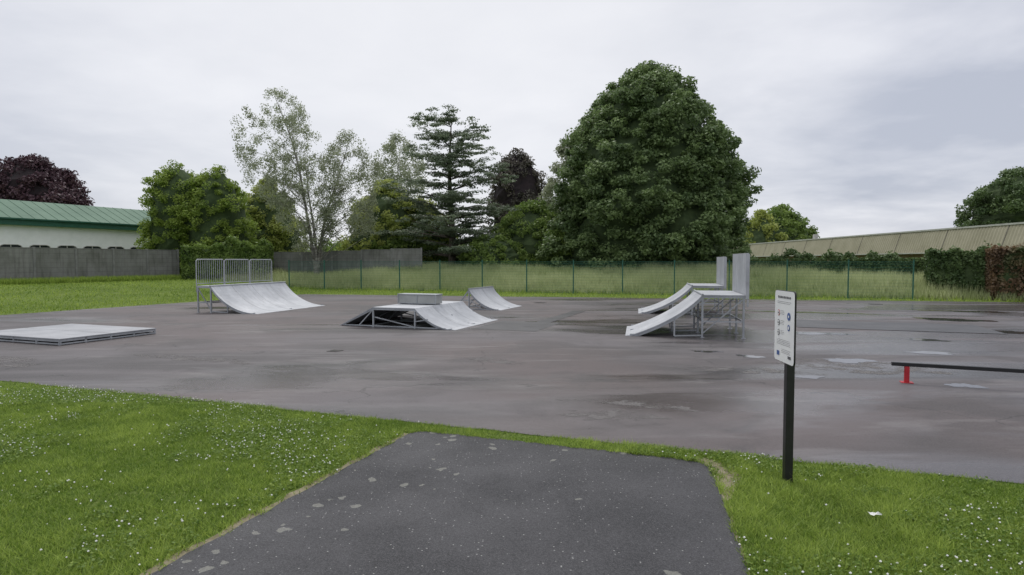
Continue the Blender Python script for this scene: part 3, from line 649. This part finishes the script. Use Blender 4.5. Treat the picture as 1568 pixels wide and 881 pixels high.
def drain(x,y,s=.6):
    e=empty('drain_grate',(x,y,.006),math.radians(-20)); m=MB()
    m.box((-s/2,-s/2,.0),(s/2,-s/2+.04,.010)); m.box((-s/2,s/2-.04,.0),(s/2,s/2,.010)); m.box((-s/2,-s/2+.04,0),(-s/2+.04,s/2-.04,.010)); m.box((s/2-.04,-s/2+.04,0),(s/2,s/2-.04,.010))
    k=-s/2+.07
    while k<s/2-.06: m.box((k,-s/2+.04,.0),(k+.03,s/2-.04,.009)); k+=.055
    m.obj('grate',M['iron'],e); d=MB(); d.add([(-s/2+.01,-s/2+.01,.004),(s/2-.01,-s/2+.01,.004),(s/2-.01,s/2-.01,.004),(-s/2+.01,s/2-.01,.004)],[(0,1,2,3)]); d.obj('pit',M['dark'],e)
drain(-3.93,13.7,.26); drain(1.35,29.6,.5); drain(16.8,28.6,.5)
m=MB(); rs=np.random.default_rng(3); g=[[(-.04+.02*i+rs.normal(0,.005),-.025+.017*j+rs.normal(0,.005),.02+abs(rs.normal(0,.014))) for i in range(5)] for j in range(4)]
m.v=[p for r in g for p in r]; m.f=[(j*5+i,j*5+i+1,j*5+i+6,j*5+i+5) for j in range(3) for i in range(4)]
o=m.obj('litter_wrapper',M['clover']); o.location=(2.81,4.72,.02)

# ------------------------------------------------------------ world, sun, camera
SE,SA=math.radians(55),math.radians(-14)
sd=Vector((math.sin(SA)*math.cos(SE),math.cos(SA)*math.cos(SE),math.sin(SE)))
wd=D.worlds.new('World'); C.scene.world=wd; wd.use_nodes=True; t=wd.node_tree; t.nodes.clear()
W_=NT.__new__(NT); W_.t=t
out=W_.n('ShaderNodeOutputWorld'); bg=W_.n('ShaderNodeBackground'); bg.inputs[1].default_value=.1; W_.l(bg.outputs[0],out.inputs[0])
sky=W_.n('ShaderNodeTexSky',sky_type='NISHITA'); sky.sun_disc=False; sky.sun_elevation=SE; sky.sun_rotation=SA
tc=W_.n('ShaderNodeTexCoord'); sx=W_.n('ShaderNodeSeparateXYZ'); W_.l(tc.outputs['Generated'],sx.inputs[0])
zz=W_.math('ADD',W_.math('MAXIMUM',sx.outputs[2],0.),.16)
cx=W_.n('ShaderNodeCombineXYZ'); W_.l(W_.math('DIVIDE',sx.outputs[0],zz),cx.inputs[0]); W_.l(W_.math('DIVIDE',sx.outputs[1],zz),cx.inputs[1])
n1=W_.noise(cx.outputs[0],.55,5,.5,.3); n2=W_.noise(cx.outputs[0],1.6,5,.55,.2)
f=W_.math('ADD',W_.math('MULTIPLY',n1,.55),W_.math('MULTIPLY',n2,.45)); f=W_.ramp(f,.40,.60)
col=W_.mix(f,(5.2,5.5,6.4),(8.2,8.3,8.9))
gl=Vector((math.sin(math.radians(-9))*math.cos(math.radians(26)),math.cos(math.radians(-9))*math.cos(math.radians(26)),math.sin(math.radians(26))))
dp=W_.n('ShaderNodeVectorMath',operation='DOT_PRODUCT'); W_.l(tc.outputs['Generated'],dp.inputs[0]); dp.inputs[1].default_value=gl
col=W_.mix(W_.ramp(dp.outputs['Value'],.76,.99,0,.75),col,(9.6,9.6,9.8))
col=W_.mix(W_.ramp(sx.outputs[2],.5,.9,0,.85),col,(14.,14.,14.2))
col=W_.mix(.92,sky.outputs[0],col); W_.l(col,bg.inputs[0])
sl=D.lights.new('sun','SUN'); sl.energy=1.4; sl.angle=math.radians(20); sl.color=(1,.97,.93); so=D.objects.new('sun',sl); COL.objects.link(so)
so.rotation_euler=(-sd).to_track_quat('-Z','Y').to_euler(); so.location=(0,0,40)

cam=D.cameras.new('camera'); cam.sensor_width=36; cam.lens=21.8; cam.clip_end=3000; cam.clip_start=.05
co=D.objects.new('camera',cam); co.location=(0,0,2); co.rotation_euler=(math.radians(90-2.44),0,0); COL.objects.link(co); C.scene.camera=co
C.scene.view_settings.view_transform='Standard'; C.scene.view_settings.look='None'; C.scene.view_settings.exposure=0
